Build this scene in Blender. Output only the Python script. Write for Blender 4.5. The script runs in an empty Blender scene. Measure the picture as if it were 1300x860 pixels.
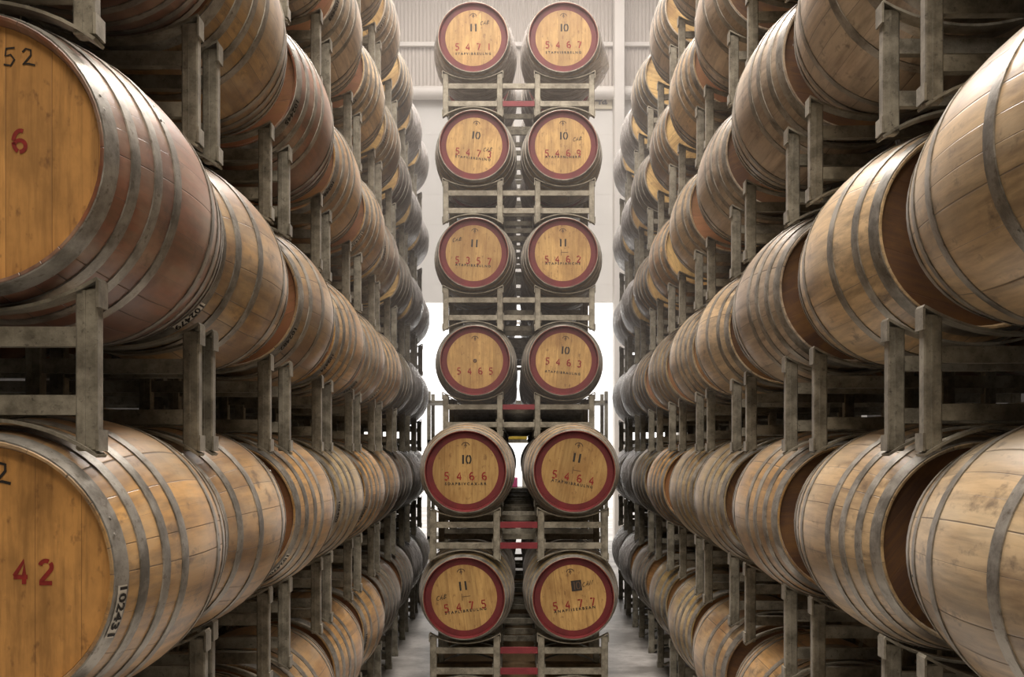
import bpy, math, random
from mathutils import Vector, Matrix
random.seed(11)
PI = math.pi
S = bpy.context.scene
COL = S.collection
R = math.radians

# ------------------------------------------------------------------ camera
CAMZ = 1.76
F = 1300.0                       # focal length in pixels of the 1300 px wide frame
VX, VY = 657.0, 573.0            # principal vanishing point
cam = bpy.data.cameras.new('camera'); camo = bpy.data.objects.new('camera', cam); COL.objects.link(camo)
cam.sensor_width = 36.0; cam.lens = 36.0 * F / 1300.0
cam.shift_x = -(VX - 650) / 1300.0
cam.shift_y = (VY - 430) / 1300.0
cam.clip_start = 0.05; cam.clip_end = 200
camo.location = (0, 0, CAMZ); camo.rotation_euler = (PI / 2, 0, 0)
S.camera = camo
def px(X, Y, Z): return VX + F * X / Y, VY - F * (Z - CAMZ) / Y

# ------------------------------------------------------------------ materials
class NT:
    def __init__(s, name):
        s.m = bpy.data.materials.new(name); s.m.use_nodes = True
        s.t = s.m.node_tree; s.t.nodes.clear()
        s.out = s.t.nodes.new('ShaderNodeOutputMaterial')
    def n(s, typ, **kw):
        d = s.t.nodes.new(typ)
        for k, v in kw.items():
            if k.startswith('i_'):
                key = k[2:]; key = int(key) if key.isdigit() else key.replace('_', ' ')
                if isinstance(v, (bpy.types.NodeSocket,)): s.t.links.new(v, d.inputs[key])
                else: d.inputs[key].default_value = v
            else: setattr(d, k, v)
        return d
    def l(s, a, b): s.t.links.new(a, b)
    def math(s, op, a, b=None, c=None, clamp=False):
        d = s.t.nodes.new('ShaderNodeMath'); d.operation = op; d.use_clamp = clamp
        for i, v in enumerate((a, b, c)):
            if v is None: continue
            if isinstance(v, bpy.types.NodeSocket): s.l(v, d.inputs[i])
            else: d.inputs[i].default_value = v
        return d.outputs[0]
    def mix(s, f, a, b, blend='MIX'):
        d = s.t.nodes.new('ShaderNodeMix'); d.data_type = 'RGBA'; d.blend_type = blend
        for i, v in ((0, f), (6, a), (7, b)):
            if isinstance(v, bpy.types.NodeSocket): s.l(v, d.inputs[i])
            elif i == 0: d.inputs[0].default_value = v
            else: d.inputs[i].default_value = (*v, 1)
        return d.outputs[2]
    def ramp(s, f, stops):
        d = s.t.nodes.new('ShaderNodeValToRGB'); e = d.color_ramp.elements
        e[0].position, e[1].position = stops[0][0], stops[-1][0]
        e[0].color = (*([stops[0][1]] * 3), 1); e[1].color = (*([stops[-1][1]] * 3), 1)
        for p, v in stops[1:-1]:
            q = e.new(p); q.color = (v, v, v, 1)
        s.l(f, d.inputs[0]); return d.outputs[0]
    def noise(s, vec, scale, detail=4, rough=.55):
        return s.n('ShaderNodeTexNoise', i_Vector=vec, i_Scale=scale, i_Detail=detail, i_Roughness=rough).outputs[0]
    def scalev(s, vec, sc, loc=None):
        d = s.n('ShaderNodeMapping', i_Vector=vec); d.inputs['Scale'].default_value = sc
        if loc is not None: s.l(loc, d.inputs['Location'])
        return d.outputs[0]
    def bsdf(s, col, rough, metal=0., bump=None, bs=.3, bd=.01, spec=.5):
        b = s.n('ShaderNodeBsdfPrincipled')
        for k, v in (('Base Color', col), ('Roughness', rough), ('Metallic', metal), ('Specular IOR Level', spec)):
            if isinstance(v, bpy.types.NodeSocket): s.l(v, b.inputs[k])
            elif k == 'Base Color': b.inputs[k].default_value = (*v, 1)
            else: b.inputs[k].default_value = v
        if bump is not None:
            q = s.n('ShaderNodeBump', i_Height=bump, i_Strength=bs, i_Distance=bd); s.l(q.outputs[0], b.inputs['Normal'])
        s.l(b.outputs[0], s.out.inputs[0]); return b

def stave_mat(name, nst, seam):
    t = NT(name); oi = t.n('ShaderNodeObjectInfo'); tc = t.n('ShaderNodeTexCoord').outputs['Object']
    rnd = oi.outputs['Random']
    off = t.n('ShaderNodeCombineXYZ', i_X=t.math('MULTIPLY', rnd, 37.), i_Y=t.math('MULTIPLY', rnd, 91.), i_Z=t.math('MULTIPLY', rnd, 53.)).outputs[0]
    sx = t.n('ShaderNodeSeparateXYZ', i_0=tc)
    ang = t.math('ARCTAN2', sx.outputs[0], sx.outputs[2])
    u = t.math('MULTIPLY', ang, nst / (2 * PI))
    wob = t.math('MULTIPLY', t.math('SINE', t.math('MULTIPLY', ang, 5.)), .33)
    u = t.math('ADD', u, wob)
    cell = t.math('FLOOR', u)
    wn = t.n('ShaderNodeTexWhiteNoise', noise_dimensions='1D'); t.l(t.math('ADD', cell, t.math('MULTIPLY', rnd, 97.)), wn.inputs['W'])
    val = t.math('ADD', t.math('MULTIPLY', wn.outputs[0], .34), .80)
    fr = t.math('FRACT', u); d = t.math('MINIMUM', fr, t.math('SUBTRACT', 1., fr))
    wn2 = t.n('ShaderNodeTexWhiteNoise', noise_dimensions='1D'); t.l(t.math('ADD', t.math('ROUND', u), t.math('MULTIPLY', rnd, 31.)), wn2.inputs['W'])
    sw = t.math('MULTIPLY', t.math('POWER', wn2.outputs[0], 2.), seam)
    seamv = t.math('SUBTRACT', 1., t.math('DIVIDE', d, t.math('ADD', sw, .006)), clamp=True)
    g = t.noise(t.scalev(tc, (34, 2.6, 34), off), 1., 6, .62)
    g2 = t.noise(t.scalev(tc, (5, 1.6, 5), off), 1., 5, .6)
    st = t.noise(t.scalev(tc, (2.6, 2.2, 2.6), off), 1., 5, .65)
    pit = t.noise(t.scalev(tc, (17, 9, 17), off), 1., 4, .7)
    col = t.mix(1., oi.outputs['Color'], t.n('ShaderNodeCombineXYZ', i_X=val, i_Y=val, i_Z=val).outputs[0], 'MULTIPLY')
    col = t.mix(t.ramp(g, ((.34, .62), (.60, 0.))), col, (.085, .05, .02))
    col = t.mix(t.ramp(g2, ((.46, 0.), (.72, .5))), col, (.62, .54, .38))
    stain = t.ramp(st, ((.46, 0.), (.62, .85)))
    col = t.mix(t.math('MULTIPLY', stain, oi.outputs['Alpha']), col, (.085, .026, .015))
    col = t.mix(t.ramp(pit, ((.56, 0.), (.70, .7))), col, (.06, .036, .02))
    col = t.mix(t.math('MULTIPLY', seamv, .85), col, (.03, .018, .01))
    h = t.math('SUBTRACT', t.math('MULTIPLY', g, .5), seamv)
    b = t.bsdf(col, t.math('ADD', t.math('MULTIPLY', g2, .3), .22), bump=h, bs=.35, bd=.004, spec=1.)
    b.inputs['Sheen Weight'].default_value = .15; b.inputs['Sheen Roughness'].default_value = .45; b.inputs['Sheen Tint'].default_value = (1, .96, .93, 1)
    return t.m

def head_mat(name):
    t = NT(name); oi = t.n('ShaderNodeObjectInfo'); tc = t.n('ShaderNodeTexCoord').outputs['Object']; rnd = oi.outputs['Random']
    off = t.n('ShaderNodeCombineXYZ', i_X=t.math('MULTIPLY', rnd, 37.), i_Y=t.math('MULTIPLY', rnd, 91.), i_Z=t.math('MULTIPLY', rnd, 53.)).outputs[0]
    sx = t.n('ShaderNodeSeparateXYZ', i_0=tc)
    u = t.math('ADD', t.math('MULTIPLY', sx.outputs[0], 10.5), t.math('MULTIPLY', rnd, 7.))
    wn = t.n('ShaderNodeTexWhiteNoise', noise_dimensions='1D'); t.l(t.math('FLOOR', u), wn.inputs['W'])
    val = t.math('ADD', t.math('MULTIPLY', wn.outputs[0], .26), .84)
    fr = t.math('FRACT', u); d = t.math('MINIMUM', fr, t.math('SUBTRACT', 1., fr))
    seamv = t.math('SUBTRACT', 1., t.math('DIVIDE', d, .016), clamp=True)
    g = t.noise(t.scalev(tc, (60, 30, 5), off), 1., 6, .62)
    blot = t.noise(t.scalev(tc, (7, 7, 4), off), 1., 5, .65)
    spk = t.noise(t.scalev(tc, (40, 40, 22), off), 1., 3, .6)
    col = t.mix(1., oi.outputs['Color'], t.n('ShaderNodeCombineXYZ', i_X=val, i_Y=val, i_Z=val).outputs[0], 'MULTIPLY')
    col = t.mix(t.ramp(g, ((.34, .5), (.56, 0.))), col, (.18, .09, .025))
    col = t.mix(t.ramp(blot, ((.44, 0.), (.68, .7))), col, (.24, .12, .032))
    col = t.mix(t.ramp(spk, ((.60, 0.), (.72, .6))), col, (.12, .05, .02))
    col = t.mix(t.math('MULTIPLY', seamv, .55), col, (.09, .04, .015))
    t.bsdf(col, .55, bump=t.math('SUBTRACT', t.math('MULTIPLY', g, .4), seamv), bs=.25, bd=.003)
    return t.m

def metal_mat(name, c1, c2, rust, rough, metal, scale=9.):
    t = NT(name); oi = t.n('ShaderNodeObjectInfo'); tc = t.n('ShaderNodeTexCoord').outputs['Object']; rnd = oi.outputs['Random']
    off = t.n('ShaderNodeCombineXYZ', i_X=t.math('MULTIPLY', rnd, 37.), i_Y=t.math('MULTIPLY', rnd, 91.), i_Z=t.math('MULTIPLY', rnd, 53.)).outputs[0]
    v = t.scalev(tc, (1, 1, 1), off)
    a = t.noise(v, scale, 6, .68); b = t.noise(v, scale * 5, 4, .7)
    col = t.mix(t.ramp(a, ((.38, 0.), (.62, 1.))), c1, c2)
    col = t.mix(t.ramp(b, ((.58, 0.), (.72, .75))), col, rust)
    q = t.bsdf(col, t.math('ADD', t.math('MULTIPLY', a, .35), rough - .17), metal, bump=b, bs=.25, bd=.003)
    q.inputs['Sheen Weight'].default_value = .10
    return t.m

def plain(name, c, rough=.6, metal=0., var=.12, scale=8.):
    t = NT(name); tc = t.n('ShaderNodeTexCoord').outputs['Object']
    a = t.noise(tc, scale, 5, .6)
    col = t.mix(t.ramp(a, ((.35, 0.), (.7, 1.))), tuple(x * (1 - var) for x in c), tuple(min(1, x * (1 + var)) for x in c))
    t.bsdf(col, rough, metal); return t.m
def emit(name, c, s):
    t = NT(name); e = t.n('ShaderNodeEmission'); e.inputs[0].default_value = (*c, 1); e.inputs[1].default_value = s
    t.l(e.outputs[0], t.out.inputs[0]); return t.m

M = {}
M['stave'] = stave_mat('oak_staves', 27, .035)
M['head'] = head_mat('oak_head')
M['hoop'] = metal_mat('galvanised_hoop', (.165, .155, .13), (.44, .42, .37), (.10, .07, .04), .42, .65)
M['steel'] = metal_mat('weathered_rack_steel', (.15, .135, .10), (.34, .315, .245), (.05, .042, .03), .55, .35, 14.)
M['redsteel'] = metal_mat('red_painted_steel', (.15, .012, .018), (.21, .022, .028), (.08, .02, .02), .6, .1)
M['redpaint'] = plain('red_rim_paint', (.12, .010, .011), .6, 0, .3)
M['black'] = plain('black_stencil_ink', (.018, .014, .010), .7)
M['redink'] = plain('red_stencil_ink', (.24, .016, .010), .7, 0, .25, 60)
M['faded'] = plain('faded_ink', (.10, .055, .025), .7)
M['label'] = plain('cream_label', (.78, .73, .62), .6)
M['white'] = plain('white_wall_panel', (.80, .77, .72), .55, 0, .03, 2.)
M['trimwhite'] = plain('cream_steel', (.78, .73, .67), .5, 0, .04, 2.)
M['timber'] = plain('rough_timber', (.25, .17, .09), .8, 0, .3)
M['carton'] = plain('brown_cardboard', (.30, .20, .11), .8)
M['yellow'] = plain('yellow_label', (.75, .55, .08), .6)
M['pink'] = plain('pink_label', (.75, .12, .30), .6)
M['dark'] = plain('shade_dark_wall', (.025, .022, .02), .9)  # near-black wall colour carries the shade behind the racks
M['ceil'] = plain('grey_ceiling', (.14, .13, .12), .8)
M['tube'] = emit('lamp_tube', (1., .93, .86), 14.)

def floor_mat():
    t = NT('worn_concrete'); tc = t.n('ShaderNodeTexCoord').outputs['Object']
    a = t.noise(tc, 1.3, 7, .65); b = t.noise(tc, 14., 5, .7)
    col = t.mix(t.ramp(a, ((.42, 0.), (.60, 1.))), (.22, .208, .19), (.54, .52, .49))
    col = t.mix(t.ramp(b, ((.55, 0.), (.75, .6))), col, (.13, .12, .11))
    t.bsdf(col, t.math('ADD', t.math('MULTIPLY', a, .35), .22), bump=b, bs=.1, bd=.004); return t.m
M['floor'] = floor_mat()
def corr_mat():
    t = NT('corrugated_cladding'); tc = t.n('ShaderNodeTexCoord').outputs['Object']
    a = t.noise(t.scalev(tc, (1, 1, .3)), 1.5, 5, .6)
    col = t.mix(a, (.50, .45, .395), (.60, .545, .49))
    t.bsdf(col, .5, .2); return t.m
M['corr'] = corr_mat()
def film_mat():
    t = NT('clear_stretch_film'); tc = t.n('ShaderNodeTexCoord').outputs['Object']
    w = t.noise(t.scalev(tc, (2, 9, 5)), 3., 5, .7)
    tr = t.n('ShaderNodeBsdfTransparent'); p = t.n('ShaderNodeBsdfPrincipled')
    p.inputs['Base Color'].default_value = (.85, .82, .80, 1); p.inputs['Roughness'].default_value = .22
    bp = t.n('ShaderNodeBump', i_Height=w, i_Strength=.8, i_Distance=.03); t.l(bp.outputs[0], p.inputs['Normal'])
    mx = t.n('ShaderNodeMixShader'); t.l(t.ramp(w, ((.36, .30), (.62, .78))), mx.inputs[0])
    t.l(tr.outputs[0], mx.inputs[1]); t.l(p.outputs[0], mx.inputs[2]); t.l(mx.outputs[0], t.out.inputs[0]); return t.m
M['film'] = film_mat()

# ------------------------------------------------------------------ mesh helpers
class MB:
    def __init__(s): s.v = []; s.f = []; s.mi = []; s.cur = 0
    def quad(s, *idx): s.f.append(idx); s.mi.append(s.cur)
    def box(s, x0, x1, y0, y1, z0, z1, M4=None):
        b = len(s.v); P = [(x, y, z) for x in (x0, x1) for y in (y0, y1) for z in (z0, z1)]
        if M4: P = [tuple(M4 @ Vector(p)) for p in P]
        s.v += P
        for q in ((0, 1, 3, 2), (4, 6, 7, 5), (0, 4, 5, 1), (2, 3, 7, 6), (0, 2, 6, 4), (1, 5, 7, 3)):
            s.f.append(tuple(b + i for i in q)); s.mi.append(s.cur)
    def bbox(s, x0, x1, y0, y1, z0, z1, c=.004):
        """box with chamfered edges (vertical axis profile chamfered, and capped)"""
        b = len(s.v); ring = [(x0 + c, y0), (x1 - c, y0), (x1, y0 + c), (x1, y1 - c), (x1 - c, y1), (x0 + c, y1), (x0, y1 - c), (x0, y0 + c)]
        cx, cy = (x0 + x1) / 2, (y0 + y1) / 2
        def sh(p, k): return (cx + (p[0] - cx) * k, cy + (p[1] - cy) * k)
        k = 1 - 2 * c / max(x1 - x0, y1 - y0)
        for z, kk in ((z0, k), (z0 + c, 1), (z1 - c, 1), (z1, k)):
            for p in ring: q = sh(p, kk); s.v.append((q[0], q[1], z))
        for r in range(3):
            for i in range(8):
                j = (i + 1) % 8; s.f.append((b + r * 8 + i, b + r * 8 + j, b + r * 8 + 8 + j, b + r * 8 + 8 + i)); s.mi.append(s.cur)
        s.f.append(tuple(b + i for i in reversed(range(8)))); s.mi.append(s.cur)
        s.f.append(tuple(b + 24 + i for i in range(8))); s.mi.append(s.cur)
    def lathe(s, prof, n=48, mats=None, closed=False, capa=False, capb=False):
        """profile of (y, r) revolved about the Y axis"""
        b = len(s.v)
        for (y, r) in prof:
            for i in range(n):
                a = 2 * PI * i / n; s.v.append((r * math.sin(a), y, r * math.cos(a)))
        K = len(prof); rng = range(K if closed else K - 1)
        for k in rng:
            k2 = (k + 1) % K
            for i in range(n):
                j = (i + 1) % n
                s.f.append((b + k * n + i, b + k * n + j, b + k2 * n + j, b + k2 * n + i)); s.mi.append(mats[k] if mats else s.cur)
        if capa: s.f.append(tuple(b + i for i in reversed(range(n)))); s.mi.append(s.cur)
        if capb: s.f.append(tuple(b + (K - 1) * n + i for i in range(n))); s.mi.append(s.cur)
    def strip(s, pts, y0, y1, th):
        """flat bar following (x, z) points, wide in y, thick th"""
        b = len(s.v); n = len(pts)
        for i, (x, z) in enumerate(pts):
            a = pts[max(0, i - 1)]; c = pts[min(n - 1, i + 1)]
            dx, dz = c[0] - a[0], c[1] - a[1]; L = math.hypot(dx, dz) or 1; nx, nz = -dz / L * th / 2, dx / L * th / 2
            s.v += [(x + nx, y0, z + nz), (x + nx, y1, z + nz), (x - nx, y1, z - nz), (x - nx, y0, z - nz)]
        for i in range(n - 1):
            for k in range(4):
                q = (k + 1) % 4; s.f.append((b + 4 * i + k, b + 4 * i + q, b + 4 * i + 4 + q, b + 4 * i + 4 + k)); s.mi.append(s.cur)
        s.f.append((b + 3, b + 2, b + 1, b)); s.mi.append(s.cur)
        e = b + 4 * (n - 1); s.f.append((e, e + 1, e + 2, e + 3)); s.mi.append(s.cur)
    def mesh(s, name, mats, smooth=None):
        me = bpy.data.meshes.new(name); me.from_pydata(s.v, [], s.f)
        for m in mats: me.materials.append(m)
        if len(mats) > 1: me.polygons.foreach_set('material_index', s.mi)
        me.validate(); me.update()
        import bmesh
        bm = bmesh.new(); bm.from_mesh(me); bmesh.ops.recalc_face_normals(bm, faces=bm.faces); bm.to_mesh(me); bm.free()
        if smooth:
            me.polygons.foreach_set('use_smooth', [True] * len(me.polygons)); me.set_sharp_from_angle(angle=R(smooth))
        return me
def obj(name, me, parent=None, loc=(0, 0, 0), rot=(0, 0, 0)):
    o = bpy.data.objects.new(name, me); COL.objects.link(o); o.parent = parent; o.location = loc; o.rotation_euler = rot; return o
def root(name, loc, rotz, label, cat, group=None):
    o = bpy.data.objects.new(name, None); COL.objects.link(o); o.empty_display_size = .1
    o.location = loc; o.rotation_euler = (0, 0, rotz); o['label'] = label; o['category'] = cat
    if group: o['group'] = group
    return o
def structure(o): o['kind'] = 'structure'; return o

# ------------------------------------------------------------------ barrel meshes (axis along Y, head towards -Y, origin at the centre)
HL = .46; RE = .285; RB = .348
def rad(y): return RB - (RB - RE) * abs(y / HL) ** 1.9
NS = 56
def body_mesh(redrim):
    m = MB(); ys = [-HL + 2 * HL * i / 26 for i in range(27)]
    prof = [(-HL + .028, RE - .014), (-HL, RE - .008), (-HL - .001, RE - .002)] + [(y, rad(y)) for y in ys[0:1]] + [(y, rad(y)) for y in ys[1:]] + [(HL, RE - .008), (HL - .028, RE - .014)]
    K = len(prof); mats = [0] * K
    if redrim: mats[0] = mats[1] = 1; mats[K - 2] = 1
    m.lathe(prof, NS, mats)
    # rear head closes the shell
    m.cur = 0; b = len(m.v) - NS; m.f.append(tuple(b + i for i in range(NS))); m.mi.append(0)
    return m.mesh('barrel_body', [M['stave'], M['redpaint']], 35)
def head_mesh(redrim):
    m = MB(); yf = -HL + .026
    prof = [(yf + .02, RE - .0145), (yf, RE - .0145), (yf - .0005, .229), (yf - .0008, .15), (yf - .001, .02)]
    m.lathe(prof, NS, [1 if redrim else 0, 1 if redrim else 0, 0, 0]); m.cur = 0
    b = len(m.v) - NS; m.f.append(tuple(b + i for i in range(NS))); m.mi.append(0)
    return m.mesh('barrel_head', [M['head'], M['redpaint']], 35)
def hoop_into(m, yc, w, rivets=True):
    th = .0035; y0, y1 = yc - w / 2, yc + w / 2
    m.lathe([(y0, rad(y0) + .0002), (y0, rad(y0) + th), ((y0 + y1) / 2, rad(yc) + th + .0006), (y1, rad(y1) + th), (y1, rad(y1) + .0002)], NS)
    if rivets:
        for a0, dy in ((.3, -.25), (.3, .25), (.42, 0)):
            a = a0; r = rad(yc) + th; c = Vector((r * math.cos(a), yc + dy * w, r * math.sin(a)))
            nrm = Vector((math.cos(a), 0, math.sin(a))); t1 = Vector((0, 1, 0)); t2 = nrm.cross(t1)
            b = len(m.v)
            for rr, h in ((.0045, 0), (.003, .0012)):
                for i in range(6):
                    q = 2 * PI * i / 6; m.v.append(tuple(c + (t1 * math.cos(q) + t2 * math.sin(q)) * rr + nrm * h))
            for i in range(6):
                j = (i + 1) % 6; m.f.append((b + i, b + j, b + 6 + j, b + 6 + i)); m.mi.append(0)
            m.f.append(tuple(b + 6 + i for i in range(6))); m.mi.append(0)
LAY = {4: ((.4365, .0465), (.350, .034), (.252, .034), (.150, .036)), 3: ((.4365, .0465), (.335, .036), (.165, .040))}
HOOPS = {}
for k, L in LAY.items():
    HOOPS[k] = []
    for s in (-1, 1):
        for yc, w in L:
            m = MB(); hoop_into(m, s * yc, w); HOOPS[k].append(m.mesh('barrel_hoop', [M['hoop']], 40))
m = MB()
for s in (-1, 1):
    for yc, w in LAY[4]: hoop_into(m, s * yc, w, False)
HOOPSET = m.mesh('barrel_hoop_set', [M['hoop']], 40)
BODY = {r: body_mesh(r) for r in (False, True)}
HEAD = {r: head_mesh(r) for r in (False, True)}
def film_mesh(seed, flare):
    rn = random.Random(seed); m = MB(); n = 44; rings = 16
    ph = [rn.uniform(0, 6.28) for _ in range(6)]
    for k in range(rings):
        y = -HL + .05 + (2 * HL - .06) * k / (rings - 1)
        for i in range(n):
            a = 2 * PI * i / n
            r = rad(y) + .0075 + .0018 * math.sin(9 * a + ph[0] + 6 * y) + .0012 * math.sin(17 * a + ph[1] - 9 * y)
            r += flare * max(0, math.cos(a - 1.9)) ** 24 * (1 - abs(y + .1) / .6)
            m.v.append((r * math.sin(a), y, r * math.cos(a)))
    for k in range(rings - 1):
        for i in range(n):
            j = (i + 1) % n; m.f.append((k * n + i, k * n + j, (k + 1) * n + j, (k + 1) * n + i)); m.mi.append(0)
    return m.mesh('stretch_film', [M['film']], 180)
FILM = [film_mesh(1, 0), film_mesh(2, .07), film_mesh(3, 0)]

# ------------------------------------------------------------------ lettering
def arc(cx, cy, rx, ry, a0, a1, n=7):
    return [(cx + rx * math.cos(R(a0 + (a1 - a0) * i / n)), cy + ry * math.sin(R(a0 + (a1 - a0) * i / n))) for i in range(n + 1)]
GL = {   # stencil digits: strokes in a .6 x 1 box, with the bridges left open
 '0': [arc(.3, .5, .25, .46, 100, 260), arc(.3, .5, .25, .46, -80, 80)],
 '1': [[(.3, 0), (.3, 1)]],
 '2': [arc(.3, .72, .24, .25, 165, 60), arc(.3, .72, .24, .25, 40, -35) + [(.10, .10)], [(.03, .04), (.56, .04)]],
 '3': [arc(.28, .74, .22, .23, 150, 0) + arc(.28, .74, .22, .22, -10, -80), arc(.28, .27, .25, .25, 75, -150)],
 '4': [[(.45, 0), (.45, .24)], [(.45, .38), (.45, .98), (.05, .34)], [(.02, .30), (.60, .30)]],
 '5': [[(.54, .97), (.13, .97), (.10, .58)], arc(.27, .30, .26, .28, 130, -40), arc(.27, .30, .26, .28, -60, -140)],
 '6': [arc(.36, .5, .30, .46, 68, 176), arc(.36, .5, .30, .46, 186, 250), arc(.33, .29, .25, .25, -92, 168, 14)],
 '7': [[(.04, .96), (.36, .96)], [(.44, .96), (.56, .96), (.26, 0)]],
 '9': [arc(.3, .70, .24, .26, -20, 170), arc(.3, .70, .24, .26, 190, 320), arc(.18, .45, .36, .45, 5, -80)],
 'C': [arc(.32, .5, .28, .46, 50, 310)], 'A': [[(0, 0), (.3, 1), (.55, 0)], [(.1, .35), (.46, .4)]],
 'B': [[(.05, 0), (.1, 1)], [(.1, 1), (.5, .8), (.12, .55), (.55, .28), (.05, 0)]],
 'N': [[(.03, 0), (.06, 1), (.5, 0), (.56, 1)]],
 'f5': [[(.62, 1.), (.15, .95), (.1, .55), (.4, .62), (.6, .35), (.4, .02), (.02, .08)]],
 'f2': [[(.02, .78), (.2, .98), (.5, .9), (.5, .6), (.05, .05), (.35, .12), (.75, .02)]],
}
def strokes(m, g, x, z, h, w, slant=0.):
    """write glyph g with its centre at x, z into m on the plane y = 0 facing -Y"""
    for pl in GL[g]:
        P = [(x + (p[0] - .3) * h + slant * (p[1] - .5) * h, z + (p[1] - .5) * h) for p in pl]
        b = len(m.v); n = len(P)
        for i, p in enumerate(P):
            a = P[max(0, i - 1)]; c = P[min(n - 1, i + 1)]; dx, dz = c[0] - a[0], c[1] - a[1]; L = math.hypot(dx, dz) or 1
            nx, nz = -dz / L * w / 2, dx / L * w / 2
            m.v += [(p[0] + nx, 0, p[1] + nz), (p[0] - nx, 0, p[1] - nz)]
        for i in range(n - 1): m.f.append((b + 2 * i, b + 2 * i + 1, b + 2 * i + 3, b + 2 * i + 2)); m.mi.append(0)
def rect(m, x0, x1, z0, z1):
    b = len(m.v); m.v += [(x0, 0, z0), (x1, 0, z0), (x1, 0, z1), (x0, 0, z1)]; m.f.append((b, b + 1, b + 2, b + 3)); m.mi.append(0)
def mark(name, m, mat, head, lay=0):
    me = m.mesh(name, [M[mat]])
    o = obj(name, me, head, (0, -HL + .026 - .0022 - .0006 * lay, 0)); return o
def text_mesh(s, size):
    cu = bpy.data.curves.new('t', 'FONT'); cu.body = s; cu.size = size; cu.align_x = 'CENTER'; cu.align_y = 'CENTER'; cu.offset = size * .03
    cu.resolution_u = 2
    o = bpy.data.objects.new('t', cu); COL.objects.link(o); dg = bpy.context.evaluated_depsgraph_get()
    me = bpy.data.meshes.new_from_object(o.evaluated_get(dg)); bpy.data.objects.remove(o); bpy.data.curves.remove(cu); return me
def line_text(name, s, width, z, mat, head, h=.021):
    me = text_mesh(' '.join(s), h * 1.25); xs = [v.co.x for v in me.vertices]; k = width / (max(xs) - min(xs))
    for v in me.vertices: v.co = (v.co.x * k, 0, v.co.y + z)
    me.materials.clear(); me.materials.append(M[mat]); return obj(name, me, head, (0, -HL + .026 - .0022, 0))
def serial(num, hoop, ang, mat_bg='label', length=.115, wid=.030):
    """number plate bent round the front chime hoop; reads downwards"""
    yc = -.437; r = rad(yc) + .0055; m = MB(); n = 8
    for i in range(n + 1):
        a = ang - length / r * (i / n - .5)
        for y in (yc - wid / 2, yc + wid / 2):
            rr = rad(y) + .005; m.v.append((rr * math.cos(a), y, rr * math.sin(a)))
    for i in range(n): m.f.append((2 * i, 2 * i + 1, 2 * i + 3, 2 * i + 2)); m.mi.append(0)
    pl = obj('number_plate', m.mesh('number_plate', [M[mat_bg]], 60), hoop)
    me = text_mesh(num, wid * 1.15); xs = [v.co.x for v in me.vertices]; k = length * .94 / (max(xs) - min(xs))
    for v in me.vertices:
        a = ang - v.co.x * k / r; y = yc + v.co.y; rr = rad(y) + .0066
        v.co = (rr * math.cos(a), y, rr * math.sin(a))
    me.materials.clear(); me.materials.append(M['black']); return pl, me

# ------------------------------------------------------------------ barrels
TONES = {'golden': (.58, .32, .095), 'pale cream': (.66, .465, .24), 'reddish brown': (.28, .10, .045), 'light brown': (.48, .285, .10),
         'olive brown': (.37, .25, .08), 'grey brown': (.26, .20, .135), 'dark brown': (.11, .075, .05), 'weathered pale': (.60, .47, .33)}
def barrel(loc, rotz, roll, label, tone, group, red=False, nh=4, simple=False, headc=(.50, .27, .09), stain=.5, film=None):
    t = root('wine_barrel', loc, rotz, label, 'barrel', group)
    c = TONES[tone]; j = random.uniform(.72, .98)
    b = obj('body', BODY[red], t, (0, 0, RB), (0, roll, 0)); b.color = (c[0] * j, c[1] * j, c[2] * j, stain)
    h = obj('head', HEAD[red], t, (0, 0, RB), (0, roll, 0)); j = random.uniform(.85, 1.1); h.color = (headc[0] * j, headc[1] * j, headc[2] * j, 1)
    hs = []
    if simple: hs.append(obj('hoops', HOOPSET, t, (0, 0, RB)))
    else:
        for me in HOOPS[nh]: hs.append(obj('hoop', me, t, (0, 0, RB), (0, random.uniform(-3, 3) if hs else 0, 0)))
    if film is not None:
        obj('stretch_film', FILM[film], t, (0, 0, RB), (0, 0, 0))
    return t, b, h, hs

# ------------------------------------------------------------------ racks  (origin: centre of the base, width X, frames at y = +-FY)
PH = .345; FY = .38; BX = .378; PO = .2225
POSTS = (-(BX + PO), -(BX - PO), BX - PO, BX + PO)
def post_mesh():
    m = MB(); m.bbox(-.023, .023, -.019, .019, 0, PH, .004)
    m.box(-.006, -.001, -.0215, -.018, .004, PH - .004)       # weld bead down the front
    return m
def rail_into(m, x0, x1, y, z, h=.042, d=.03): m.box(x0, x1, y - d / 2, y + d / 2, z - h / 2, z + h / 2)
def arcpts(x0, zend, zmid, n=14, ext=.026):
    sg = abs(zend - zmid); Rr = (PO * PO + sg * sg) / (2 * sg); sgn = 1 if zend > zmid else -1
    return [(x0 + x, zmid + sgn * (Rr - math.sqrt(Rr * Rr - x * x))) for x in [(-PO - ext) + (2 * (PO + ext)) * i / n for i in range(n + 1)]]
ZU, ZL = .243, .098
def cradle_into(m, x0, y):
    m.strip(arcpts(x0, PH + .005, .62 - .325), y - .027, y + .027, .007)
    for s in (-1, 1):
        e = x0 + s * (PO + .0262); m.box(e - .003, e + .003, y - .027, y + .027, PH - .04, PH + .016)
def strap_into(m, x0, y):
    m.strip(arcpts(x0, .006, .0675), y - .027, y + .027, .007)
    for s in (-1, 1):
        e = x0 + s * (PO + .0262); m.box(e - .003, e + .003, y - .027, y + .027, 0, .045)
def rails_into(m, y, z): rail_into(m, POSTS[0] + .02, POSTS[3] - .02, y, z)
def channel_into(m, x):
    for dx in (-.028, .028): m.box(x + dx - .004, x + dx + .004, -FY, FY, ZL - .04, ZL + .04)
    m.box(x - .032, x + .032, -FY, FY, ZL + .036, ZL + .044)
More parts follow.
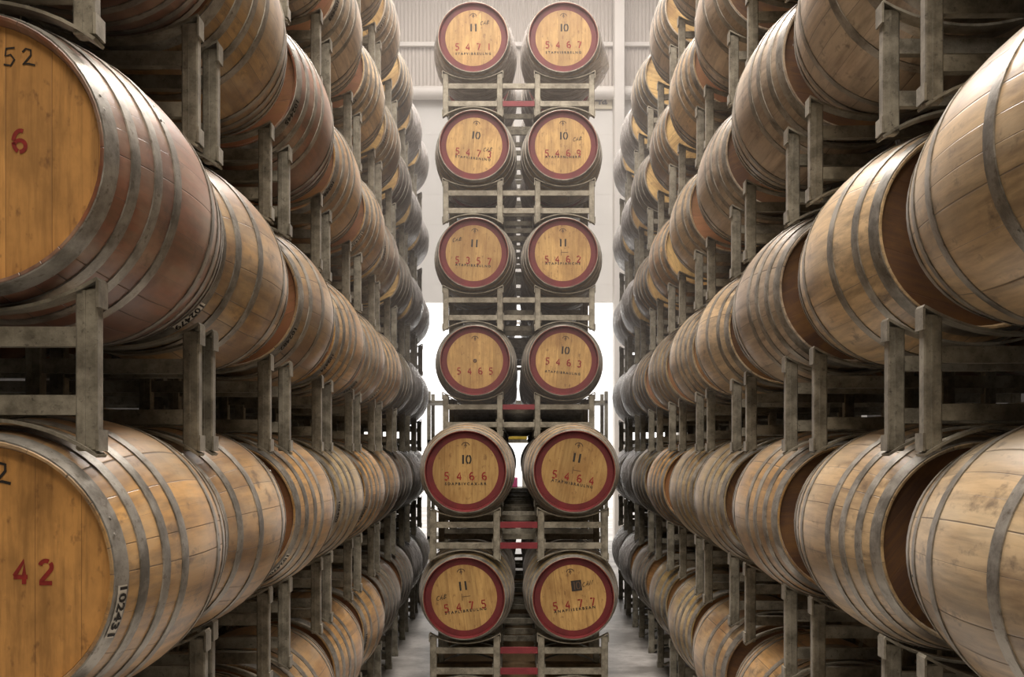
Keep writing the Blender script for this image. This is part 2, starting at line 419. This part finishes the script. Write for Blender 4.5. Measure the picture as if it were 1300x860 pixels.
def me1(fn, *a, mats=('steel',), name='rack_piece', smooth=None):
    m = MB(); fn(m, *a); return m.mesh(name, [M[x] for x in mats], smooth)
POST = post_mesh().mesh('rack_post', [M['steel']])
RAIL = me1(rails_into, 0, 0, name='rack_rail')
CRAD = me1(cradle_into, 0, 0, name='rack_cradle', smooth=35)
STRAP = me1(strap_into, 0, 0, name='rack_strap', smooth=35)
CHAN = me1(channel_into, POSTS[2] - POSTS[2], name='rack_channel')
m = MB(); rail_into(m, POSTS[0] + .02, POSTS[1] - .02, 0, 0); OUTRAIL = m.mesh('rack_bay_rail', [M['steel']])
m = MB(); rail_into(m, POSTS[1] + .025, POSTS[2] - .025, 0, 0); MIDRAIL = m.mesh('rack_mid_rail', [M['steel']]); 
m = MB(); rail_into(m, POSTS[1] + .025, POSTS[2] - .025, 0, 0); REDRAIL = m.mesh('rack_red_rail', [M['redsteel']])
m = MB()
for y in (-FY, FY):
    for x in POSTS: m.bbox(x - .025, x + .025, y - .022, y + .022, 0, PH, .004)
    for z in (ZU, ZL): rails_into(m, y, z)
    for s in (-1, 1): cradle_into(m, s * BX, y); strap_into(m, s * BX, y)
channel_into(m, POSTS[1]); channel_into(m, POSTS[2])
WHOLERACK = m.mesh('whole_rack', [M['steel']])
m = MB()
for x in POSTS: m.bbox(x - .025, x + .025, FY - .022, FY + .022, 0, PH, .004)
for z in (ZU, ZL): rails_into(m, FY, z)
for s in (-1, 1): cradle_into(m, s * BX, FY); strap_into(m, s * BX, FY)
REARFRAME = m.mesh('rack_rear_frame', [M['steel']])

def rack(loc, rotz, label, group, full=True, red=None, rearfull=True):
    if not full:
        o = obj('barrel_rack', WHOLERACK, None, loc, (0, 0, rotz)); o['label'] = label; o['category'] = 'rack'; o['group'] = group; return o
    t = root('barrel_rack', loc, rotz, label, 'rack', group)
    for y in ((-FY, FY) if rearfull else (-FY,)):
        for x in POSTS: obj('post', POST, t, (x, y, 0))
        for z in (ZU, ZL):
            if red is not None and y < 0:
                obj('rail', OUTRAIL, t, (0, y, z)); obj('rail', OUTRAIL, t, (2 * BX, y, z))
                r = obj('rail', REDRAIL if z in red else MIDRAIL, t, (0, y, z))
                if z in red: r['label'] = 'red painted rail in the middle'
            else: obj('rail', RAIL, t, (0, y, z))
        for s in (-1, 1):
            obj('cradle', CRAD, t, (s * BX, y, 0)); obj('strap', STRAP, t, (s * BX, y, 0))
    if not rearfull: obj('rear_frame', REARFRAME, t)
    obj('fork_channel', CHAN, t, (POSTS[1], 0, 0)); obj('fork_channel', CHAN, t, (POSTS[2], 0, 0))
    return t

# ------------------------------------------------------------------ side stacks
ORD = ['bottom', 'second', 'third', 'fourth', 'fifth', 'top']
NTH = ['nearest the camera', 'second from the camera', 'third from the camera', 'fourth from the camera', 'fifth from the camera', 'sixth from the camera',
       'seventh from the camera', 'eighth from the camera', 'ninth from the camera', 'tenth from the camera', 'eleventh from the camera']
TL = {  # left tones by (row, tier)
 (0, 1): 'golden', (0, 2): 'reddish brown', (0, 3): 'reddish brown', (1, 1): 'light brown', (1, 2): 'light brown', (1, 3): 'reddish brown', (2, 3): 'reddish brown',
 (2, 1): 'light brown', (2, 2): 'light brown', (3, 1): 'olive brown', (3, 2): 'golden', (3, 3): 'light brown', (2, 0): 'golden', (3, 0): 'golden', (4, 0): 'golden', (1, 0): 'golden', (4, 1): 'golden', (5, 1): 'golden', (4, 2): 'light brown',
 (4, 3): 'golden', (5, 4): 'olive brown', (6, 3): 'grey brown', (5, 3): 'grey brown', (6, 2): 'olive brown', (5, 2): 'golden'}
TR = {(0, 1): 'pale cream', (1, 1): 'pale cream', (2, 1): 'light brown', (3, 1): 'olive brown', (4, 1): 'olive brown', (5, 1): 'golden', (0, 2): 'pale cream', (1, 2): 'pale cream',
 (2, 2): 'weathered pale', (3, 2): 'pale cream', (1, 3): 'weathered pale', (2, 3): 'weathered pale', (3, 3): 'weathered pale', (4, 3): 'pale cream', (4, 2): 'pale cream', (5, 2): 'olive brown',
 (3, 4): 'weathered pale', (4, 4): 'pale cream', (5, 3): 'golden', (6, 3): 'light brown', (6, 2): 'light brown', (5, 4): 'light brown', (6, 4): 'grey brown',
 (1, 0): 'golden', (2, 0): 'golden', (3, 0): 'light brown', (4, 0): 'olive brown', (2, 4): 'weathered pale', (5, 5): 'weathered pale', (6, 5): 'olive brown', (4, 5): 'weathered pale'}
TL.update({(1, 3): 'light brown', (2, 3): 'reddish brown', (3, 3): 'golden', (2, 4): 'weathered pale', (3, 4): 'weathered pale', (4, 4): 'pale cream', (4, 5): 'weathered pale', (5, 5): 'weathered pale', (6, 5): 'pale cream', (7, 5): 'grey brown',
 (1, 1): 'golden', (2, 1): 'golden'})
plates = []
ROWL = (2.55, 3.49, 4.55, 5.66, 6.80, 7.88, 9.15, 10.35, 11.5)
ROWR = (2.20, 3.22, 4.33, 5.56, 6.70, 7.95, 9.30, 10.6, 11.8)
def side(sgn, y0, slope, x0, yref, nrow, tones, rot, word):
    for k in range(nrow):
        Y = (ROWL if sgn < 0 else ROWR)[k]
        xb = x0 + slope * (Y - yref) + random.uniform(-.012, .012)
        for tier in range(6):
            zc = .62 + .88 * tier; zb = .88 * tier
            if px(0, Y, zb - .4)[1] < -120 - 60: continue
            dx = random.uniform(-.01, .01); dy = random.uniform(-.005, .005)
            cx = sgn * (xb + BX + dx); rz = rot + R(random.uniform(-.5, .5))
            full = Y < 7.2
            rack((cx, Y + dy, zb), rz, 'weathered steel barrel rack in the %s stacks, %s tier up, %s' % (word, ORD[tier], NTH[k]),
                 'steel barrel racks of the %s stacks' % word, full, rearfull=True)
            for colm in (0, 1):
                if colm == 1 and k > 6: continue
                tn = tones.get((k, tier)) if colm == 0 else None
                if tn is None:
                    tn = random.choice(['reddish brown', 'light brown', 'olive brown', 'golden', 'grey brown'] if k < 6 else ['grey brown', 'dark brown', 'olive brown', 'grey brown'])
                off = -BX if colm == 0 else BX
                p = Matrix.Rotation(rz, 3, 'Z') @ Vector((sgn * (off + (.02 if sgn > 0 and k < 2 else 0)), 0, 0))
                byaw = rz + R(random.uniform(-.9, .9))
                L = '%s oak barrel in %s %s stacks, %s tier up, %s' % (tn, 'the aisle face of the' if colm == 0 else 'the second column of the', word, ORD[tier], NTH[k])
                if len(L.split()) > 16: L = L.replace('the aisle face of the', 'the').replace('the second column of the', 'hidden column,')
                fl = None
                if colm == 0 and k >= 7: fl = random.choice([0, 2])
                roll = random.uniform(-3, 3)
                marked = sgn < 0 and k == 0 and tier in (1, 2)
                if marked: roll = 0
                nh = random.choice([4, 4, 3]) if k > 0 else 4
                if sgn > 0 and (k, tier) in ((0, 1), (0, 2), (1, 3)): nh = 3
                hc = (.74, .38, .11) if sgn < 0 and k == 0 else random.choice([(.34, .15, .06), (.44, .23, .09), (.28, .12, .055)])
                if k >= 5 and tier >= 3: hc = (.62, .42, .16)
                if sgn > 0 and k < 4: hc = (.10, .05, .028)  # shade of the rack gaps put into these dark brown heads
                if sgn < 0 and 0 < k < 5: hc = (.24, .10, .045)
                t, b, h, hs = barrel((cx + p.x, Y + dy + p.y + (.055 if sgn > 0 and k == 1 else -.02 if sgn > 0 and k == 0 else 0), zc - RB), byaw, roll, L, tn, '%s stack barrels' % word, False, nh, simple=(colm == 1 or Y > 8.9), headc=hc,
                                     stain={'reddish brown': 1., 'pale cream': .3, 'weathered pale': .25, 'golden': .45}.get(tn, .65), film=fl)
                if sgn < 0 and colm == 0 and k < 6 and not (k == 0 and tier == 2):
                    ang = {(0, 1): -.26, (1, 3): .1, (0, 3): .0}.get((k, tier), random.uniform(-.9, -.1))
                    num = {(0, 1): '102431', (1, 3): '102465', (0, 3): '102465'}.get((k, tier), '1024%02d' % random.randint(10, 99))
                    pl, me = serial(num, hs[0], ang, 'label' if (k, tier) in ((0, 1), (1, 3), (0, 3)) or random.random() < .45 else 'hoop')
                    plates.append((pl, me, hs[0]))
                if marked:
                    if tier == 2:
                        m = MB(); strokes(m, '6', .101, .024, .048, .0085); mark('stencil_digits', m, 'redink', h)
                        m = MB(); strokes(m, 'f5', .080, .199, .038, .0040); strokes(m, 'f2', .118, .199, .036, .0040); mark('handwritten_number', m, 'black', h)
                    else:
                        m = MB(); strokes(m, '4', .084, .008, .050, .0090); strokes(m, '2', .136, .008, .050, .0090); mark('stencil_digits', m, 'redink', h)
                        m = MB(); strokes(m, 'f2', .044, .214, .045, .006); mark('handwritten_number', m, 'black', h)
side(-1, 2.55, .0222, 1.134, 2.17, 9, TL, R(1.27), 'left')
side(1, 2.20, .0200, 1.264, 2.58, 9, TR, R(-1.15), 'right')
for pl, me, hp in plates:
    o = obj('number', me, hp)          # printed digits on the plate

# ------------------------------------------------------------------ centre stack
CX = .01
def centre_rack(Y, z, label, full=True, red=(), dx=0): return rack((CX + dx, Y, z), R(random.uniform(-.3, .3)), label, 'steel barrel racks of the centre stack', full, red=red)
CENZ = .12
# front heads: (tier, side, row) -> tilt (deg, clockwise), number, digits, code line, hand text ...
FR = {
 (5, -1): dict(t=0, num='11', nz=.085, d='5471', dz=-.072, c='STAPVIBREULNG', cz=-.125, hand='CAB', hx=.095, hz=.125),
 (5, 1): dict(t=0, num='10', nz=.085, d='5467', dz=-.055, c='STAPVIERBELNG', cz=-.115),
 (4, -1): dict(t=6, num='10', nz=.085, d='5473', dz=-.060, c='STAPVIERENLNO', cz=-.100, hand='CAB', hx=.115, hz=-.020),
 (4, 1): dict(t=0, num='10', nz=.080, d='5469', dz=-.062, c='ATAPAFNLHERH', cz=-.090, hand='CAB', hx=.120, hz=.055),
 (3, -1): dict(t=3, num='11', nz=.080, d='5357', dz=-.062, c='ATAPSIBREULNO', cz=-.098, hand='CAB', hx=-.140, hz=.105),
 (3, 1): dict(t=0, num='11', nz=.085, d='5462', dz=-.050, c='ATAPSPIANCHE', cz=-.082),
 (2, -1): dict(t=0, num='', nz=.085, d='5465', dz=-.085, c='', cz=-.1, knot=1),
 (2, 1): dict(t=5, num='10', nz=.085, d='5463', dz=-.015, c='ATAPSIBRAULNG', cz=-.095),
 (1, -1): dict(t=0, num='10', nz=.082, d='5466', dz=-.035, c='SDAPBIVCAX-RR', cz=-.085),
 (1, 1): dict(t=10, num='11', nz=.095, d='5464', dz=-.045, c='ATAPWIBRAULNG', cz=-.085),
 (0, -1): dict(t=-7, num='11', nz=.082, d='5475', dz=-.060, c='STAPLIBREULNG', cz=-.090, hand='CAB', hx=-.155, hz=.020),
 (0, 1): dict(t=-7, num='10', nz=.080, d='5477', dz=-.045, c='ANAPIISERBEAN', cz=-.080, hand='CAN', hx=.110, hz=.085, block=1),
}
def centre_barrel(tier, s, Y, row, x=None, z=None):
    k = (tier, s); front = row == 0
    zc = CENZ + .62 + .88 * tier
    X = CX + s * (.366 if tier > 1 else .378) + random.uniform(-.006, .006)
    sw = 'left' if s < 0 else 'right'
    if front:
        q = FR[k]
        L = 'red-rimmed oak barrel marked %s, %s of the pair on the %s tier of the centre stack' % (' '.join(q['d']).replace(' ', '') , sw, ORD[tier])
        L = 'red-rimmed oak barrel stencilled %s, centre stack, %s tier up, %s side' % (q['d'], ORD[tier], sw)
        fl = {(5, -1): 0, (5, 1): 1}.get(k)
        tn = {5: 'light brown', 4: 'olive brown', 3: 'olive brown', 2: 'olive brown', 1: 'light brown', 0: 'olive brown'}[tier]
        t, b, h, hs = barrel((X, Y, zc - RB), R(random.uniform(-.6, .6)), R(q['t']), L, tn, 'red-rimmed barrels facing down the aisle', True, 4, headc=(.46, .285, .095), stain=.2, film=fl)
        lay = 1 if q.get('block') else 0
        if q.get('block'):
            m = MB(); rect(m, -.004, .068, q['nz'] - .037, q['nz'] + .037); mark('black_stencil_block', m, 'black', h)
            m = MB(); strokes(m, '1', .018, q['nz'], .055, .006); strokes(m, '0', .045, q['nz'], .055, .006); mark('stencil_number', m, 'faded', h, 1)
        elif q['num']:
            m = MB()
            for i, g in enumerate(q['num']): strokes(m, g, -.017 + .038 * i, q['nz'], .062, .0135 if g == '1' else .011)
            mark('stencil_number', m, 'black', h)
        m = MB()
        for i, g in enumerate(q['d']): strokes(m, g, -.132 + .087 * i, q['dz'], .054, .0095)
        mark('stencil_digits', m, 'redink', h)
        if q['c']: line_text('stencil_code', q['c'], .29, q['cz'] - .004, 'black', h)
        m = MB()      # small tree-shaped brand above the number
        mm = arc(0, .180, .026, .020, 0, 180, 8)
        GL['tree'] = [[(x / .05 + .3, (z - .19) / .05 + .5) for x, z in mm], [(.3, -.05), (.3, .78)], [(.12, .2), (.3, .5), (.48, .2)]]
        strokes(m, 'tree', 0, .190, .05, .006); mark('burnt_brand', m, 'faded', h)
        if q.get('hand'):
            m = MB()
            for i, g in enumerate(q['hand']): strokes(m, g, q['hx'] + (i - 1) * .026, q['hz'] + (i - 1) * .004, .032, .0045, .3)
            mark('handwritten_note', m, 'black', h)
        if q.get('knot'):
            m = MB(); m.lathe([(0, .016), (-.004, .010), (0, .004)], 16); o = mark('wood_plug', m, 'faded', h); o.location.z = .0
            o['label'] = 'dark round plug'
        m = MB()      # faint label rectangle ghost
        if k in ((0, -1), (1, 1), (3, 1)):
            rect(m, -.015, .045, .005, .009); rect(m, -.015, -.011, -.02, .03); mark('worn_label_outline', m, 'faded', h)
    else:
        L = 'oak barrel in the centre stack, %s tier up, %s side, %s row behind the front' % (ORD[tier], sw, ['', 'first', 'second', 'third', 'fourth', 'fifth'][row])
        barrel((X, Y, zc - RB), R(random.uniform(-1, 1)), random.uniform(-3, 3), L, random.choice(['grey brown', 'dark brown', 'olive brown']), 'barrels behind in the centre stack', True, 4,
               simple=True, headc=(.5, .3, .12), stain=.5, film=(0, 2, None)[(row + tier + (s > 0)) % 3] if tier > 1 else None)
YF, YR = 7.56, 8.81
REDR = {0: (), 1: (), 2: (ZU,), 3: (), 4: (), 5: (ZL,)}
for tier in (0, 1):
    centre_rack(YF, CENZ + .88 * tier, 'steel barrel rack with red middle rails, front of the centre stack, %s tier' % ORD[tier], True, (ZU, ZL))
    for s in (-1, 1): centre_barrel(tier, s, YF, 0)
for row in range(5):
    Y = YR + 1.12 * row
    if row == 5: Y += .1
    for tier in range(6):
        centre_rack(Y, CENZ + .88 * tier, 'steel barrel rack in the centre stack, %s tier, row %s behind the low front stack' % (ORD[tier], ['one', 'two', 'three', 'four', 'five', 'six'][row]),
                    row == 0, REDR[tier])
        for s in (-1, 1):
            if row == 0 and tier > 1: centre_barrel(tier, s, Y, 0)
            elif row == 0: centre_barrel(tier, s, Y, 1)
            elif row < 5: centre_barrel(tier, s, Y, row + 1 if row < 5 else 5) if row + 1 <= 5 else None
# timber bearers under the centre stack
for i, Y in enumerate([YF] + [YR + 1.12 * r + (.1 if r == 5 else 0) for r in range(5)]):
    for dy in (-FY, FY):
        m = MB(); m.bbox(-.68, .68, -.05, .05, 0, CENZ, .006)
        o = obj('timber_bearer', m.mesh('bearer', [M['timber']]), None, (CX, Y + dy, 0))
        o['label'] = 'rough timber bearer on the floor under a rack of the centre stack'; o['category'] = 'timber'; o['group'] = 'timber bearers under the centre stack'

# ------------------------------------------------------------------ building
YB = 20.5; XW = 7.0; ZC = 11.6; YN = -7.0; WT = .15
m = MB(); m.box(-XW, XW, YN, YB + 12, -.2, 0); structure(obj('floor', m.mesh('floor', [M['floor']])))
m = MB(); m.box(-XW - WT, XW + WT, YN, YB + WT, ZC, ZC + .15); structure(obj('ceiling', m.mesh('ceiling', [M['ceil']])))
for s, nm in ((-1, 'left'), (1, 'right')):
    m = MB(); m.box(min(s * XW, s * (XW + WT)), max(s * XW, s * (XW + WT)), YN, YB + WT, 0, ZC); structure(obj('wall_' + nm, m.mesh('wall', [M['dark']])))  # unseen side walls, put in to keep the rack gaps dark
m = MB(); m.box(-XW, XW, YN - WT, YN, 0, ZC); structure(obj('wall_front', m.mesh('wall', [M['dark']])))
DX0, DX1, DZ = -3.2, 3.2, 4.75       # wide roller door opening, made taller to brighten the lower far wall
ZG = 8.80
m = MB(); m.box(-XW, DX0, YB, YB + WT, 0, ZG); m.box(DX1, XW, YB, YB + WT, 0, ZG); m.box(DX0, DX1, YB, YB + WT, DZ, ZG)
m.box(-XW, XW, YB + .05, YB + WT, ZG, ZC)
for i in range(6):
    z = DZ + .35 + .6 * i
    m.box(-XW, XW, YB - .004, YB, z, z + .012)          # horizontal panel joints
structure(obj('wall_back', m.mesh('wall_back', [M['white']])))
# corrugated cladding above
m = MB(); pitch = .075; n = int(2 * XW / pitch * 6)
for i in range(n + 1):
    x = -XW + 2 * XW * i / n; y = YB + .01 - .014 * math.cos(2 * PI * x / pitch)
    m.v += [(x, y, ZG), (x, y, ZC)]
for i in range(n): m.f.append((2 * i, 2 * i + 2, 2 * i + 3, 2 * i + 1)); m.mi.append(0)
structure(obj('trim_1', m.mesh('corrugated', [M['corr']], 60)))
# ledge lines and round girt on the far wall, and the cream column
m = MB(); m.box(-XW, XW, YB - .10, YB - .03, 9.84, 9.92); 
structure(obj('trim_2', m.mesh('girt', [M['trimwhite']])))
m = MB(); n = 16
for x in (-XW, XW):
    for i in range(n): a = 2 * PI * i / n; m.v.append((x, YB - .16 + .13 * math.cos(a), 8.88 + .13 * math.sin(a)))
for i in range(n): j = (i + 1) % n; m.f.append((i, j, n + j, n + i)); m.mi.append(0)
structure(obj('trim_3', m.mesh('rolled_edge', [M['trimwhite']], 60)))
m = MB(); xc = (784 - VX) * YB / F; m.bbox(xc - .10, xc + .10, YB - .42, YB - .02, 0, ZC, .01); structure(obj('trim_4', m.mesh('column', [M['trimwhite']])))
# bay sign on the far wall
SY = YB - .02; sx = (763 - VX) * SY / F; sz = CAMZ + (VY - 128) * SY / F
sg = root('bay_sign', (sx, SY - .02, sz - .17), 0, 'small cream bay sign reading 4a high on the far wall', 'sign')
m = MB(); m.box(-.22, .22, -.01, .01, 0, .34); obj('sign_board', m.mesh('sign_board', [plain('sign_cream', (.70, .62, .45), .6)]), sg)
me = text_mesh('4a', .26)
for v in me.vertices: v.co = (v.co.x, 0, v.co.y + .17)
me.materials.clear(); me.materials.append(M['black']); obj('lettering', me, sg, (0, -.013, 0))
# batten lamps seen down the gap of the centre stack
for i, (Y, z, dx) in enumerate(((17.6, 4.05, 0), (19.4, 4.12, .05))):
    t = root('batten_lamp', (dx, Y, z), 0, ['nearer', 'farther'][i] + ' lit batten lamp glowing low in the gap between the centre barrels', 'lamp', 'batten lamps at the far door')
    m = MB(); m.box(-.75, .75, -.06, .06, .03, .09); obj('housing', m.mesh('housing', [M['trimwhite']]), t)
    m = MB(); m.box(-.70, .70, -.05, .05, -.04, .03); obj('tube', m.mesh('tube', [M['tube']]), t)
    for x in (-.6, .6):
        m = MB(); m.box(x - .006, x + .006, -.006, .006, .09, ZC - z); obj('hanger', m.mesh('hanger', [M['steel']]), t)
# goods on a shelf unit beyond the stack
t = root('storage_shelf', (0, 17.4, 0), 0, 'dark steel storage shelf beyond the centre stack, seen through the middle gap', 'shelf')
for z in (.35, 1.15, 1.95, 2.6):
    m = MB(); m.box(-1.5, 1.5, -.45, .45, z - .05, z); obj('shelf_board', m.mesh('shelf_board', [M['steel']]), t)
for x in (-1.47, -.5, .5, 1.47):
    for y in (-.42, .42):
        m = MB(); m.bbox(x - .03, x + .03, y - .03, y + .03, 0, 2.75, .004); obj('upright', m.mesh('upright', [M['steel']]), t)
def carton(x, z, w, h, mat, label):
    t = root('carton', (x, 17.3, z + .004), 0, label, 'box'); 
    m = MB(); m.bbox(-w / 2, w / 2, -.2, .2, 0, h, .01); obj('box_body', m.mesh('box_body', [M[mat]]), t)
    m = MB(); m.box(-.03, .03, -.202, .202, h - .001, h + .002); m.box(-.03, .03, -.202, -.2, h - .08, h); obj('packing_tape', m.mesh('tape', [M['timber']]), t); return t
carton(-.07, 1.95, .46, .17, 'yellow', 'yellow box on the shelf seen between the lower centre barrels')
carton(-.10, 1.62, .001 + .2, .16, 'pink', 'small pink box seen between the lower centre barrels').location.z = 1.154
carton(.25, 1.15, .34, .38, 'label', 'cream carton on the shelf beyond the centre stack')
carton(.0, .35, .9, .5, 'label', 'wide pale carton low on the shelf beyond the centre stack')

# ------------------------------------------------------------------ light
w = bpy.data.worlds.new('daylight'); S.world = w; w.use_nodes = True
w.node_tree.nodes['Background'].inputs[0].default_value = (1., .95, .90, 1); w.node_tree.nodes['Background'].inputs[1].default_value = 2.3
def area(name, loc, rot, sx, sy, power, col=(1, .86, .72), spread=180):
    l = bpy.data.lights.new(name, 'AREA'); l.shape = 'RECTANGLE'; l.size = sx; l.size_y = sy; l.energy = power; l.color = col; l.spread = R(spread)
    o = bpy.data.objects.new(name, l); COL.objects.link(o); o.location = loc; o.rotation_euler = rot; return o
# high bay lamps above the aisle
for i, (y, z, p) in enumerate(((-1.6, 7.2, 110), (2.2, 7.2, 310), (6.0, 7.6, 270), (9.8, 8.4, 230), (13.5, 9.4, 110))):
    area('high_bay_light', (.05, y, z), (0, 0, 0), 1.8, 3.2, p, (1, .885, .80))
# translucent roof sheets
for y in (1.5, 6.0, 10.5, 15.0): area('roof_sheet_light', (0, y, ZC - .1), (0, 0, 0), 4.2, 3.0, 440, (1, .93, .88))
# white-washed end bay
area('end_bay_light', (0, 18.0, ZC - .4), (R(8), 0, 0), 8, 2.0, 130, (1, .90, .82))
# the room goes on behind the camera
area('near_bay_light', (0, -2.0, 5.7), (R(46), 0, 0), 2.4, 1.2, 96, (1, .82, .62))
# added scatter volume imitating lens glare over the far half of the hall
t = NT('glare_veil'); vs = t.n('ShaderNodeVolumeScatter'); vs.inputs['Color'].default_value = (1, .93, .88, 1); vs.inputs['Density'].default_value = .015; vs.inputs['Anisotropy'].default_value = .35
t.l(vs.outputs[0], t.out.inputs[1])
m = MB(); m.box(-XW + .05, XW - .05, 4.6, YB - .5, 2.0, ZC - .6); o = obj('veil', m.mesh('veil', [t.m])); o['kind'] = 'stuff'; o['label'] = 'added thin pale haze hanging in the far half of the hall'; o['category'] = 'veil'

S.view_settings.view_transform = 'Standard'; S.view_settings.look = 'None'; S.view_settings.gamma = 1; S.view_settings.use_curve_mapping = False
S.view_settings.exposure = -0.1
S.cycles.use_denoising = True
S.cycles.max_bounces = 8; S.cycles.diffuse_bounces = 2; S.cycles.glossy_bounces = 3; S.cycles.transparent_max_bounces = 12
S.cycles.sample_clamp_indirect = 6; S.cycles.volume_bounces = 0
